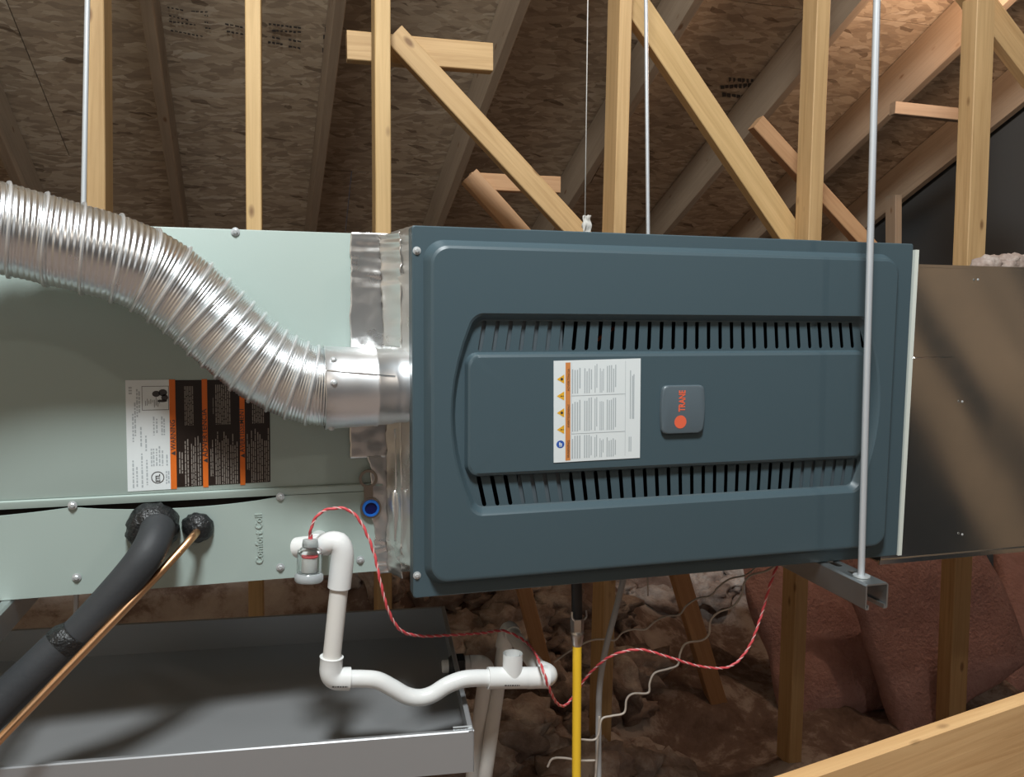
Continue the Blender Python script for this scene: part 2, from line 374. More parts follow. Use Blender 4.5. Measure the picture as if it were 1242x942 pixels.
def batt(c, Y, th, label, bulge=.05):
    P = [at(px, py, y) for (px, py), y in zip(c, Y)]         # TL, TR, BR, BL
    nrm = (P[1] - P[0]).cross(P[3] - P[0]).normalized()
    if nrm.y > 0: nrm = -nrm
    def s(u, v, k):
        p = lerp(lerp(P[0], P[1], u), lerp(P[3], P[2], u), v); e = (1 - abs(2*u-1)**5) * (1 - abs(2*v-1)**5)
        q = p + nrm * (k * th * .5 * (.25 + .75 * e))
        return q + nrm * (.03 * nz(q.x, q.y, q.z, 5) * k) + V((nz(q.x, q.z, 1, 7), 0, nz(q.z, q.x, 5, 7))) * .022
    m = MB().grid(lambda u, v: s(u, v, 1), 40, 40)
    n = len(m.v); m.grid(lambda u, v: s(u, v, -1), 40, 40)
    N = 41; edge = [i*N for i in range(N)] + [(N-1)*N + j for j in range(1, N)] + [i*N + N-1 for i in range(N-2, -1, -1)] + [j for j in range(N-2, 0, -1)]
    for a, b in zip(edge, edge[1:] + edge[:1]): m.f.append((a, b, n + b, n + a))
    return tag(ob('insulation_batt', m, PINK, smooth=180), label, 'insulation', 'pink batts leaning under the duct')
batt([(893, 655), (1020, 690), (1150, 842), (955, 885)], [1.54, 1.54, 1.22, 1.18], .12, 'pink insulation batt leaning just right of the beige wires')
batt([(1010, 655), (1185, 655), (1245, 800), (1095, 905)], [1.27, 1.28, 1.09, 1.03], .12, 'pink insulation batt overlapping under the galvanised duct')
batt([(1205, 665), (1300, 665), (1300, 840), (1225, 850)], [1.5, 1.5, 1.25, 1.2], .12, 'dark pink insulation batt at the right edge under the duct')

# ------------------------------------------------------------------ furnace
W, H = .841, .533
fur = thing('furnace', 'slate blue furnace with vented door hanging on its side', 'furnace', (.42, .34, 0))
m = MB(); T = .012
m.box((T, .02, .004), (W - .004, .68, .008)); m.box((T, .02, H - .008), (W - .004, .68, H - .004)); m.box((T, .02, .008), (T + .004, .68, H - .008)); m.box((W - .008, .02, .008), (W - .004, .68, H - .008)); m.box((T, .676, .008), (W - .004, .68, H - .008))
ob('cabinet', m, SLATE, fur)
def loop(cx, cz, hw, hh, r, y, bulge=0, n=8, ns=10):
    pts = []
    def b(p):
        t = (p[1] - cz) / hh; sx = (p[0] - cx) / hw
        return V((p[0] + bulge * (1 - t*t) * sx, y, p[1]))
    cs = [(cx + hw - r, cz - hh + r, -90), (cx + hw - r, cz + hh - r, 0), (cx - hw + r, cz + hh - r, 90), (cx - hw + r, cz - hh + r, 180)]
    arcs = [[(x + r * math.cos(math.radians(a0 + 90*k/n)), z + r * math.sin(math.radians(a0 + 90*k/n))) for k in range(n+1)] for x, z, a0 in cs]
    for i in range(4):
        pts += arcs[i]; e, f = V(arcs[i][-1]), V(arcs[(i+1) % 4][0]); pts += [tuple(lerp(e, f, k/ns)) for k in range(1, ns)]
    return [b(p) for p in pts]
def rect(x0, x1, z0, z1, r, y, bulge=0): return loop((x0+x1)/2, (z0+z1)/2, (x1-x0)/2, (z1-z0)/2, r, y, bulge)
YF = -.019
q = lambda px, py, Y=YF: at(px, py, Y)
fl, fr = q(525, 500).x, q(1083, 480).x; ft, fb = q(700, 304).z, q(700, 690).z
rl, rr = q(577, 390).x, q(1050, 390).x; rt, rb_ = q(700, 383).z, q(700, 616).z
il, ir = q(569, 500).x, q(1049, 500).x; it, ib = q(700, 431).z, q(700, 570).z
BUL = rl - q(549, 500).x
loops = [rect(0, W, 0, H, .004, .030), rect(0, W, 0, H, .004, .0015), rect(.0015, W-.0015, .0015, H-.0015, .004, 0),
         rect(fl-.010, fr+.008, fb-.012, ft+.011, .030, 0), rect(fl-.008, fr+.006, fb-.009, ft+.009, .029, -.003), rect(fl-.002, fr+.001, fb-.003, ft+.002, .025, YF+.002), rect(fl+.002, fr-.003, fb+.002, ft-.002, .022, YF),
         rect(rl-.003, rr+.003, rb_-.003, rt+.003, .014, YF, BUL), rect(rl, rr, rb_, rt, .013, YF+.002, BUL), rect(rl+.005, rr-.005, rb_+.006, rt-.006, .010, YF+.011, BUL), rect(rl+.006, rr-.006, rb_+.008, rt-.008, .009, YF+.012, BUL),
         rect(il-.004, ir+.004, ib-.005, it+.005, .018, YF+.012), rect(il-.001, ir+.001, ib-.002, it+.002, .017, YF+.003), rect(il+.002, ir-.002, ib+.002, it-.002, .016, YF+.001), rect(il+.1, ir-.1, (it+ib)/2-.01, (it+ib)/2+.01, .005, YF+.001)]
m = MB().rings(loops[:11], cap=False); m.rings(loops[11:], cap=False)
door = ob('door_panel', m, SLATE, fur)
bm = bmesh.new(); bm.from_mesh(door.data); n = len(loops[0]); bm.verts.ensure_lookup_table()
bm.faces.new([bm.verts[(len(loops)-1)*n + k] for k in range(n)])
for f in bm.faces:
    if f.normal.y > .0: f.normal_flip()
bm.to_mesh(door.data); bm.free()
cut = MB()
def slots(tl, tr, bl, br_, N=33):
    Y = YF + .012; a, b, c, d = q(*tl, Y), q(*tr, Y), q(*bl, Y), q(*br_, Y); wv = .0032
    for k in range(N):
        t = k / (N - 1); u, l = lerp(a, b, t), lerp(c, d, t); ax = (u - l).normalized(); sd = V((1, 0, 0)); poly = []
        for j in range(5): an = math.pi * j / 4; poly.append(u - ax * wv + sd * wv * math.cos(an) + ax * wv * math.sin(an))
        for j in range(5): an = math.pi + math.pi * j / 4; poly.append(l + ax * wv + sd * wv * math.cos(an) + ax * wv * math.sin(an))
        cut.prism([p + V((0, -.02, 0)) for p in poly], (0, .04, 0))
slots((588, 388), (1043.5, 387), (582, 426), (1047, 422)); slots((580, 577), (1038, 556), (588, 614), (1033, 591))
def boolean_cut(o, cutmb, solid=None):
    c = ob('cutter', cutmb, None, org=None); c.location = (0, 0, 0)
    root = o.parent
    c.location = -V(root.location) if False else (0, 0, 0)
    if solid: s = o.modifiers.new('s', 'SOLIDIFY'); s.thickness = solid; s.offset = -1
    b = o.modifiers.new('b', 'BOOLEAN'); b.object = c; b.solver = 'EXACT'; b.operation = 'DIFFERENCE'; b.use_self = False
    bpy.context.view_layer.update()
    dg = bpy.context.evaluated_depsgraph_get(); me = bpy.data.meshes.new_from_object(o.evaluated_get(dg)); o.modifiers.clear()
    old = o.data; o.data = me; me.name = old.name; bpy.data.objects.remove(c)
plate = ob('louver_plate', MB().prism([p + V((0, .0001, 0)) for p in loops[10]], (0, .0012, 0)), SLATE, fur, label='slotted plate of the door')
boolean_cut(plate, cut)
wn = door.modifiers.new('weighted_normals', 'WEIGHTED_NORMAL'); wn.keep_sharp = True; wn.weight = 100
door.data.polygons.foreach_set('use_smooth', [True] * len(door.data.polygons)); door.data.set_sharp_from_angle(angle=math.radians(24))
# hardware seen through the slots
Yb = YF + .0165
for (ax_, ay_), (bx_, by_) in (((576, 386), (682, 428)), ((628, 572), (690, 618)), ((968, 550), (1050, 606))):
    a, b = q(ax_, ay_, Yb), q(bx_, by_, Yb); ob('baffle_plate', MB().box((a.x, Yb, b.z), (b.x, Yb + .003, a.z)), INNER, fur, label='grey steel plate just behind the slots')
for wp in ([q(716, 428, .03), q(722, 415, .02), q(735, 404, .03), q(750, 394, .05)], [q(1012, 600, .03), q(1018, 585, .02), q(1022, 570, .03)]): ob('inner_wire', MB().tube(bez(wp), .003, 8), ORANGE, fur, label='orange wire behind the slots')
def screw(name, p, parent, r=.0042, ax=(0, -1, 0), mat=SCREW):
    m = MB().lathe([(r*1.35, 0), (r*1.35, .0008), (r*.85, .0014)], p, ax, 18).lathe([(r*.85, .001), (r*.82, r*.75), (r*.55, r*.9)], p, ax, 6)
    return ob(name, m, mat, parent, smooth=30)
screw('screw', at(505.5, 304, 0), fur); screw('screw', at(505.7, 697.5, 0), fur)
a, b = at(1113, 303, .006), at(1090, 673, .006)
ob('edge_strip', MB().add([], []).prism([(a.x - .006, .004, a.z), (a.x + .0015, .004, a.z), (b.x + .0045, .004, b.z), (b.x - .003, .004, b.z)], (0, .012, 0)), CREAM, fur, label='cream painted flange edge along the right of the door')
# badge
bp = [q(800, 468), q(853, 466), q(852, 524), q(802, 526)]
bx0, bx1, bz0, bz1 = (bp[0].x + bp[3].x)/2 + .002, (bp[1].x + bp[2].x)/2 - .002, (bp[2].z + bp[3].z)/2, (bp[0].z + bp[1].z)/2
m = MB().rings([rect(bx0, bx1, bz0, bz1, .007, YF + .001, .003), rect(bx0, bx1, bz0, bz1, .007, YF - .004, .003), rect(bx0+.001, bx1-.001, bz0+.001, bz1-.001, .007, YF - .0055, .003), rect(bx0+.003, bx1-.003, bz0+.003, bz1-.003, .006, YF - .006, .003)])
badge = ob('badge', m, BADGE, fur, smooth=40, label='grey barrel shaped badge plate')
YB = YF - .0063
dc = at(825.3, 511.5, YB); r = .0101
ob('logo_dot', MB().add([dc + V((r*math.cos(k*math.pi/16), 0, r*math.sin(k*math.pi/16))) for k in range(32)], [tuple(range(32))]), CORAL, badge)
tp = at(830.5, 499, YB)
ob('logo_lettering', text_mb(MB(), 'TRANE', .0148, tp, (0, 0, 1), (-1, 0, 0), bold=.0005, squeeze=.70), CORAL, badge)
# white warning label
YL = YF + .0003
A, B, C, D = at(671.5, 437.5, YL), at(777, 434.5, YL), at(776, 555, YL), at(671.5, 561, YL)
def LP(u, v, dy=0): p = lerp(lerp(A, B, u), lerp(D, C, u), v); return V((p.x, YL - .0003 - dy, p.z))
def quad(mb, u0, u1, v0, v1, dy): return mb.add([LP(u0, v0, dy), LP(u1, v0, dy), LP(u1, v1, dy), LP(u0, v1, dy)], [(0, 1, 2, 3)])
lab = ob('warning_label', MB().prism([LP(0,0), LP(1,0), LP(1,1), LP(0,1)], (0, .0006, 0)), LABELW, fur, label='white warning label with orange stripe and yellow triangles')
ob('stripe', quad(MB(), .132, .188, .02, .985, .0002), ORANGE2, lab)
for k, v in enumerate((.18, .345, .51, .675)):
    ob('hazard_triangle', MB().add([LP(.035, v, .0002), LP(.118, v - .045, .0002), LP(.118, v + .045, .0002)], [(0, 1, 2)]), TRIY, lab)
    m = text_mb(MB(), '!', .0075, LP(.112, v + .008, .0004), (0, 0, 1), (-1, 0, 0), bold=.0002) if k % 2 else MB().add([LP(.09 + .016*math.cos(t), v + .014*math.sin(t), .0004) for t in [j*.785 for j in range(8)]], [tuple(range(8))])
    ob('hazard_symbol', m, INK, lab)
ob('blue_symbol', MB().add([LP(.075 + .045*math.cos(t), .82 + .038*math.sin(t), .0002) for t in [j*math.pi/12 for j in range(24)]], [tuple(range(24))]), INKB, lab)
ob('blue_symbol_figure', quad(quad(quad(MB(), .06, .075, .80, .83, .0004), .08, .092, .81, .845, .0004), .062, .09, .835, .843, .0004), LABELW, lab)
m = MB(); rng = random.Random(5)
for u0, u1, n in ((.20, .31, 4), (.34, .44, 4), (.46, .50, 2), (.52, .575, 3), (.60, .72, 5)):
    for (v0, v1) in ((.04, .325), (.37, .70), (.74, .97)):
        a = v0 + rng.random() * .06
        for k in range(n):
            u = lerp(u0, u1, (k + .2) / n); quad(m, u, u + (u1 - u0) / n * .5, max(v0, a + rng.uniform(-.02, .02)), v1 - rng.random() * .05 * (k == n-1), .0002)
for u in (.875, .90, .915): quad(m, u, u + .012, .07 + .1*rng.random(), .60, .0002)
for u in (.865, .885): quad(m, u, u + .01, .78, .93, .0002)
for v in (.345, .72): quad(m, .20, .82, v, v + .005, .0002)
quad(m, .82, .824, .02, .97, .0002); quad(m, .20, .203, .02, .97, .0002)
ob('print_lines', m, INKG, lab)
for s_, z_, v_ in (('WARNING', .0055, .96), ('AVERTISSEMENT', .0048, .66), ('ADVERTENCIA', .005, .30)): ob('stripe_lettering', text_mb(MB(), s_, z_, LP(.177, v_, .0004), (0, 0, 1), (-1, 0, 0)), INK, lab)

# ------------------------------------------------------------------ coil cabinet
YC = .14
coil = thing('coil_cabinet', 'sage green coil cabinet left of the furnace with warning labels', 'cabinet', (-.62, .40, 0))
XC0, XC1 = -1.5, -.006
ob('case', MB().cbox((XC0, YC + .022, .004), (XC1, .69, .530), .003), SAGE, coil)
ob('liner', MB().box((XC0 + .01, YC + .012, .008), (XC1 - .01, YC + .021, .526)), DARK, coil)
zs = at(88, 614, YC).z; zl = at(88, 606, YC).z
m = MB().cbox((XC0, YC, zs + .013), (XC1, YC + .010, .533), .002)
nb = 60
m.rings([[(x, YC - .001, zs + .013), (x, YC - .004, zs + .0115), (x, YC - .004, zs + .009), (x, YC - .0015, zs + .001), (x, YC + .009, zs + .001), (x, YC + .009, zs + .013)] for x in [lerp(XC0, XC1, k/nb) for k in range(nb+1)]])
ob('upper_panel', m, SAGE, coil, smooth=25)
xs1, xs2, xs3 = at(88, 612, YC).x, at(340, 602, YC).x, -.9
def topz(x):
    if x > xs2: return zs
    a, b = (xs1, xs2) if x > xs1 else (xs3, xs1) if x > xs3 else (XC0, xs3)
    t = (x - a) / (b - a); return zs - .0005 - .0095 * (4 * t * (1 - t)) ** .8
xx = [lerp(XC0, XC1, k/80) for k in range(81)]
m = MB().rings([[(x, YC - .002 - .004*((zs - topz(x))/.01), topz(x)), (x, YC - .002, .03), (x, YC - .002, 0), (x, YC + .012, 0), (x, YC + .003, .03), (x, YC + .002 - .004*((zs - topz(x))/.01), topz(x))] for x in xx])
ob('lower_panel', m, SAGE, coil, smooth=60)
for px, py, d in ((285.5, 281, .001), (88, 612.5, .005), (340, 602, .004), (93, 700, .003), (340, 687.5, .003), (437, 678.5, .003)): screw('screw', at(px, py, YC - d), coil, .0046)
ob('embossed_lettering', text_mb(MB(), 'Comfort Coil', .0155, at(319, 683, YC - .0027), (0, -.017, 1), (-1, 0, 0), squeeze=.92, bold=.0003, relief=.0010), SAGE, coil)
# rating label
YR = YC - .0002
A2, B2, C2, D2 = at(152, 461, YR), at(327, 459, YR), at(328, 586, YR), at(155, 596, YR)
def RP(u, v, dy=0): p = lerp(lerp(A2, B2, u), lerp(D2, C2, u), v); return V((p.x, YR - .0004 - dy, p.z))
def rq(mb, u0, u1, v0, v1, dy): return mb.add([RP(u0, v0, dy), RP(u1, v0, dy), RP(u1, v1, dy), RP(u0, v1, dy)], [(0, 1, 2, 3)])
rlab = ob('rating_label', MB().prism([RP(0, 0), RP(.295, 0), RP(.295, 1), RP(0, 1)], (0, .0006, 0)), LABELW, coil, label='white rating label with hand picture')
S = [(.293, .335), (.518, .555), (.782, .818)]
wl = ob('warning_label', MB().prism([RP(.295, .005), RP(1, .005), RP(1, .985), RP(.295, .985)], (0, .0006, 0)), LABELK, coil, label='black and orange warning label in three languages')
for a, b in S: ob('orange_stripe', rq(MB(), a, b, -.003, 1.0, .0002), ORANGE, wl)
up, lf = V((0, 0, 1)), V((-1, 0, 0))
for (a, b), s, v, sq in zip(S, ('WARNING', 'ADVERTENCIA', 'AVERTISSEMENT'), (.64, .72, .69), (.95, 1.12, .95)):
    m = MB(); p = RP(b - .003, v, .0004); text_mb(m, s, .0098, p, up, lf, bold=.00012, squeeze=sq)
    c = RP((a + b) / 2, v + .03, .0004); m.add([c + V((-.0032, 0, 0)), c + V((.0032, 0, -.0035)), c + V((.0032, 0, .0035))], [(0, 1, 2)])
    ob('stripe_lettering', m, INK, wl)
m = MB(); rng = random.Random(11)
for x0, x1, cols in ((.345, .51, ((.35, .385, .60, .86, 2), (.39, .425, .46, .98, 2), (.435, .475, .48, .98, 3), (.48, .51, .46, .98, 2), (.395, .46, .06, .42, 6), (.375, .383, .17, .28, 1))),
                     (.565, .775, ((.57, .595, .53, .90, 2), (.605, .645, .46, .98, 3), (.65, .705, .48, .98, 4), (.71, .77, .50, .98, 4), (.61, .72, .05, .42, 8), (.592, .60, .16, .32, 1))),
                     (.825, 1, ((.83, .855, .50, .86, 2), (.86, .90, .46, .98, 3), (.905, .95, .46, .98, 3), (.955, .995, .46, .98, 3), (.87, .96, .2, .42, 7)))):
    for u0, u1, v0, v1, n in cols:
        for k in range(n):
            u = lerp(u0, u1, (k + .2) / n); st = v0 + rng.random() * .13 * (n < 5); w_ = (u1 - u0) / n * .45
            v = st
            while v < v1:
                e = min(v1, v + rng.uniform(.02, .09)); rq(m, u, u + w_, v, e, .0002); v = e + .008
ob('print_lines', m, INKL, wl)
m = MB(); rng = random.Random(21)
def words(u, v0, v1, w_=.010):
    v = v0
    while v < v1:
        e = min(v1, v + rng.uniform(.012, .04)); rq(m, u, u + w_, v, e, .0002); v = e + .01
for u, v0, v1 in ((.035, .72, .97), (.06, .78, .96), (.095, .66, .97), (.128, .72, .95), (.04, .30, .56), (.055, .2, .50), (.092, .42, .6), (.125, .5, .64), (.07, .08, .33), (.085, .1, .3), (.16, .62, .78), (.175, .62, .78), (.195, .62, .78), (.215, .6, .78), (.235, .64, .78),
                  (.265, .68, .78), (.26, .83, .95), (.275, .83, .95), (.18, .33, .5), (.20, .35, .48), (.235, .33, .5), (.25, .35, .5)): words(u, v0, v1)
for v in (.06, .085, .11): rq(m, .02, .042, v, v + .015, .0002)
ob('print_lines', m, INKG, rlab)
m = MB()
for u0, u1, v0, v1 in ((.108, .29, .055, .059), (.108, .29, .268, .272), (.108, .111, .055, .272), (.287, .29, .055, .272)): rq(m, u0, u1, v0, v1, .0002)
for cu, cv, ru, rv in ((.205, .125, .028, .028), (.25, .115, .03, .032), (.262, .16, .024, .03), (.245, .19, .035, .012)):
    m.add([RP(cu + ru*math.cos(t), cv + rv*math.sin(t), .0003) for t in [j*.63 for j in range(10)]], [tuple(range(10))])
for k in range(9): rq(m, .13 + .012*k, .133 + .012*k, .15 + .04*rng.random(), .2 + .05*rng.random(), .0003)
ob('hand_picture', m, INK, rlab)
ec = RP(.205, .885, .0003); m = MB()
for r0, r1 in ((.0078, .0090),):
    m.add([ec + V((r*math.cos(t), 0, r*math.sin(t))) for r in (r0, r1) for t in [j*math.pi/16 for j in range(32)]], [(j, (j+1) % 32, 32 + (j+1) % 32, 32 + j) for j in range(32)])
text_mb(m, 'ETL', .0085, ec + V((.003, 0, -.0068)), up, lf, bold=.0003, squeeze=.85)
ob('certification_mark', m, INK, rlab)
# port plate and blue plug
ps = thing('port_plug', 'blue plastic plug in a round port beside the foil tape', 'plug', at(449, 628, YC - .006))
pc = at(449.5, 615.5, YC - .004)
ob('plug_ring', MB().lathe([(.0135, 0), (.0135, .006), (.0125, .008), (.0098, .008), (.0092, .002)], pc, (0, -1, 0), 32, cap=False), BLUE, ps, smooth=40)
ob('plug_face', MB().lathe([(.0108, .002), (.0104, .0045), (.002, .0048)], pc, (0, -1, 0), 32), BLUESHADE, ps, smooth=40)
TANM = metal('port_plate_metal', (.42, .37, .31), .3, .45, 20)
pt = at(446.5, 580, YC - .003)
m = MB().lathe([(.0105, 0), (.0145, .0005), (.0145, .004), (.0105, .004), (.0105, 0)], pt, (0, -1, 0), 32, cap=False).lathe([(.0138, 0), (.0165, .0005), (.0165, .004), (.0138, .004), (.0138, 0)], pc, (0, -1, 0), 32, cap=False)
m.box((pt.x - .007, YC - .006, pc.z + .013), (pt.x + .007, YC - .003, pt.z - .011)); ob('port_plate', m, TANM, coil, smooth=40, label='tan metal keyhole shaped port plate')

# ------------------------------------------------------------------ foil tape over the joint
ft_ = thing('foil_tape', 'crinkled silver foil tape sealing the joint between cabinet and furnace', 'tape', (-.03, .12, .25))
def sheet(name, P, nu, nv, nrm, amp, jag=0, seed=0, label=None):
    nrm = V(nrm)
    def f(u, v):
        ju = u if not jag else (u + (1-u) * (jag * nz(v*9 + seed, seed, 1, 1.3) + jag * .6 * nz(v*40, seed, 2)) * (1 if u < .3 else 0))
        p = lerp(lerp(V(P[0]), V(P[1]), ju), lerp(V(P[3]), V(P[2]), ju), v)
        return p + nrm * amp * (nz(p.x*30 + p.y*30, p.z*9 + seed, seed, 1) + .6*nz(p.x*80 + p.y*70, p.z*60, seed, 1) + .8*max(0, nz(p.z*18, p.x*10+p.y*9, seed, 1)) + (2.2*nz(p.x*14+p.y*16, p.z*110, seed) if p.z > .455 or p.z < .05 else 0)) 
    o = ob(name, MB().grid(f, nu, nv), FOIL, ft_, smooth=180)
    if label: o['label'] = label
    s = o.modifiers.new('thickness', 'SOLIDIFY'); s.thickness = .0004; return o
YT = YC - .0030
tl, tr_ = at(425, 284, YT), at(476, 288, YT); ml, mr = at(424, 556, YT), at(470, 553, YT)
sheet('tape_strip', [(tl.x, YT, .534), (tr_.x + .004, YT, .534), (mr.x + .008, YT, ml.z), (ml.x, YT, ml.z)], 24, 90, (0, -1, 0), .0016, .03, 1)
b2 = at(447, 556, YT); b3 = at(437, 690, YT)
sheet('tape_strip', [(b2.x, YT, b2.z + .004), (tr_.x + .004, YT, b2.z + .004), (tr_.x + .004, YT, -.004), (b2.x + .012, YT, -.004)], 18, 60, (0, -1, 0), .0022, .10, 4)
XT = .0075
sheet('tape_strip', [(-.012, YC - .002, .536), (XT, .030, .536), (XT, .030, .030), (-.012, YC - .002, -.003)], 16, 90, (-1, -.3, 0), .0022, 0, 8, 'foil strip folded around the furnace end')
sheet('tape_strip', [(-.030, YC - .008, .530), (-.004, .085, .532), (-.004, .085, .36), (-.026, YC - .008, .36)], 14, 70, (-.7, -.7, 0), .0022, .10, 13, 'bright crumpled foil strip above the collar')
sheet('tape_strip', [(-.022, YC - .008, .25), (-.004, .090, .25), (-.004, .090, .0), (-.022, YC - .008, .0)], 14, 70, (-.7, -.7, 0), .0026, .12, 17, 'crumpled foil strip below the collar')
m = MB().tube(bez([(-.013, .095, .235), (-.012, .094, .15), (-.014, .094, .135), (-.013, .093, .10), (-.014, .095, .06)], 6), [.0015]*10 + [.0025, .003, .004, .005, .0055, .006, .0055, .005, .0045, .004, .003, .003, .002, .002, .0015], 10)
ob('highlight_bead', m, FOIL, ft_, smooth=180)  # raised foil bead shaped to stand for a highlight on the tape
# furnace end face under the tape
ob('end_panel', MB().box((.0095, .024, .012), (.0118, .66, .525)), GALV, fur, label='bare metal end of the cabinet by the tape')

# ------------------------------------------------------------------ flexible duct and collar
col_ = thing('vent_collar', 'straight silver sheet metal collar entering the furnace end', 'duct', (-.05, .076, .24))
cl, cr = at(393, 470, .076), at(499, 468, .076); ax = (V((.010, .076, cr.z)) - V((cl.x, .076, cl.z))).normalized(); Lc = (cr - cl).length + .004
pr = [(.0610, 0), (.0618, .001), (.0612, .002)] + [(lerp(.0610, .0580, t), lerp(.002, .072, t)) for t in (.3, .6, .98)] + [(.0590, .073), (.0590, .076), (.0572, .078), (.0565, .098), (.0552, .101), (.0548, .110), (.0545, Lc)]
ob('sleeve', MB().lathe(pr, cl, ax, 64, cap=False), ALUC, col_, smooth=50)
def on_collar(px, py, r=.061):
    d = ray(px, py); o_ = CAM - V((0, .076, cl.z)); a_ = d.y**2 + d.z**2; b_ = 2*(o_.y*d.y + o_.z*d.z); c_ = o_.y**2 + o_.z**2 - r*r
    t = (-b_ - math.sqrt(max(0, b_*b_ - 4*a_*c_))) / (2*a_); p = CAM + d * t; return p, V((0, p.y - .076, p.z - cl.z)).normalized()
for px, py in ((404.5, 436), (405.5, 464), (402, 519)):
    p, n_ = on_collar(px, py); ob('rivet', MB().lathe([(.0045, -.002), (.0045, .0008), (.0036, .0026), (.0016, .0035)], p, n_, 16), SCREW, col_, smooth=60)
p0, n0 = on_collar(396, 449, .0612); p1, n1 = on_collar(480, 456, .0585)
ob('seam', MB().tube([p0, lerp(p0, p1, .3), p1], [.0012, .0012, .0006], 6), ALUC, col_, smooth=180)
hose = thing('flexible_duct', 'bent ribbed aluminium flexible duct crossing the sage cabinet', 'duct', (-.35, .07, .30))
HP = [(-560, 215, -.02), (-380, 222, -.01), (-220, 233, -.005), (-90, 252, .00), (-17, 272, .02), (43, 287, .035), (82, 297, .042), (123, 308, .05), (159, 320, .058), (192, 336, .066), (235, 367, .072), (273, 402, .075), (316, 438, .076), (350, 457, .076), (378, 467, .076), (399, 470, .076)]
path = bez([at(*p) for p in HP], 60); acc = [0]
for a, b in zip(path, path[1:]): acc.append(acc[-1] + (b - a).length)
LT = acc[-1]
def hose_at(s):
    import bisect
    i = min(max(bisect.bisect(acc, s) - 1, 0), len(path) - 2); t = (s - acc[i]) / max(1e-9, acc[i+1] - acc[i]); return lerp(path[i], path[i+1], t)
NR = 2500; ss = [LT * k / NR for k in range(NR + 1)]; turn = [0]
sx = acc[60 * 9]                                  # where the duct starts to be squeezed
for a, b in zip(ss, ss[1:]):
    f = min(1, max(0, (a - sx + .06) / .14)); turn.append(turn[-1] + (b - a) / lerp(.042, .0225, f))
rs = []; seamrs = []; u = V((0, 0, 1)); SEG = 56
fr_ = []
for k, s in enumerate(ss):
    p = hose_at(s); t = (hose_at(min(LT, s + .004)) - hose_at(max(0, s - .004))).normalized(); u = (u - t * u.dot(t)).normalized(); fr_.append((p, u.copy(), t.cross(u)))
R0 = .0565
for k, (p, u, b) in enumerate(fr_):
    ring = []; am = .00050
    for j in range(SEG):
        th = 2*math.pi*j/SEG; ph = turn[k] - j/SEG; r = R0 + am * math.cos(2*math.pi*6*ph) + .0008 * nz(turn[k]*1.7, math.cos(th)*2, math.sin(th)*2)
        ring.append(p + (u * math.cos(th) + b * math.sin(th)) * r)
    rs.append(ring)
hs = ob('corrugated_hose', MB().rings(rs, cap=False), ALU, hose, smooth=180)
m = MB(); sp = []; n_t = int(turn[-1])
k = 0
for step in range(int((turn[-1] - 1.0) * 40)):
    ph = .5 + step / 40; th = 2*math.pi*(ph % 1)
    # position where turn(s) - th/2pi = integer
    while k < NR - 1 and turn[k+1] < ph: k += 1
    f = (ph - turn[k]) / max(1e-9, turn[k+1] - turn[k]); p = lerp(fr_[k][0], fr_[k+1][0], f); u, b = fr_[k][1], fr_[k][2]
    sp.append(p + (u * math.cos(th) + b * math.sin(th)) * (R0 + .0011 + .0005 * (step % 2)))
ob('spiral_seam', m.tube(sp, .0024, 6), SEAMM, hose, smooth=180)

# ------------------------------------------------------------------ refrigerant lines
sl = thing('suction_line', 'thick black foam covered pipe leaving the sage cabinet', 'pipe', (-.42, .05, 0))
gc = at(187, 636, YC - .002)
m = MB().lathe([(.036, .002), (.037, .010), (.035, .022), (.031, .030), (.022, .036)], gc, (0, -1, -.15), 40, jag=.16); ob('mastic_collar', m, CORK, sl, smooth=60)
R1 = .0235
pA = bez([at(190, 640, .128), at(190, 646, .090), at(180, 668, .062), at(160, 696, .052), at(120, 742, .047), at(86, 778, .044)], 10)
ob('foam_sleeve', MB().tube(pA, [R1*1.02]*10 + [R1]*(len(pA)-10), 28), FOAM, sl, smooth=60)
pB = bez([at(82, 775, .044), at(40, 815, .034), at(0, 853, .026), at(-60, 912, .01), at(-190, 1040, -.02), at(-380, 1200, -.05)], 10)
ob('foam_sleeve', MB().tube(pB, R1*1.06, 28), FOAM, sl, smooth=60)
a, b = at(84, 771, .042), at(68, 788, .041)
ob('joint_tape', MB().tube([pA[-4], pA[-2], pB[1], pB[2]], [R1*1.03, R1*1.09, R1*1.10, R1*1.08], 28), CORK, sl, smooth=60)
ll = thing('liquid_line', 'thin bare copper pipe slanting below the black foam pipe', 'pipe', (-.35, .05, 0))
gc = at(241, 637, YC - .002)
m = MB().lathe([(.0225, .002), (.0235, .006), (.021, .014), (.015, .021), (.007, .026)], gc, (-.12, -1, -.25), 32, jag=.12); ob('mastic_collar', m, CORK, ll, smooth=60)
pc_ = bez([at(241, 641, .130), at(237, 647, .108), at(229, 656, .090), at(200, 688, .066), at(150, 740, .036), at(75, 818, .000), at(0, 896, -.032), at(-50, 950, -.05), at(-200, 1110, -.08), at(-380, 1270, -.10)], 10)
ob('copper_tube', MB().tube(pc_, .0058, 16), COPPER, ll, smooth=60)

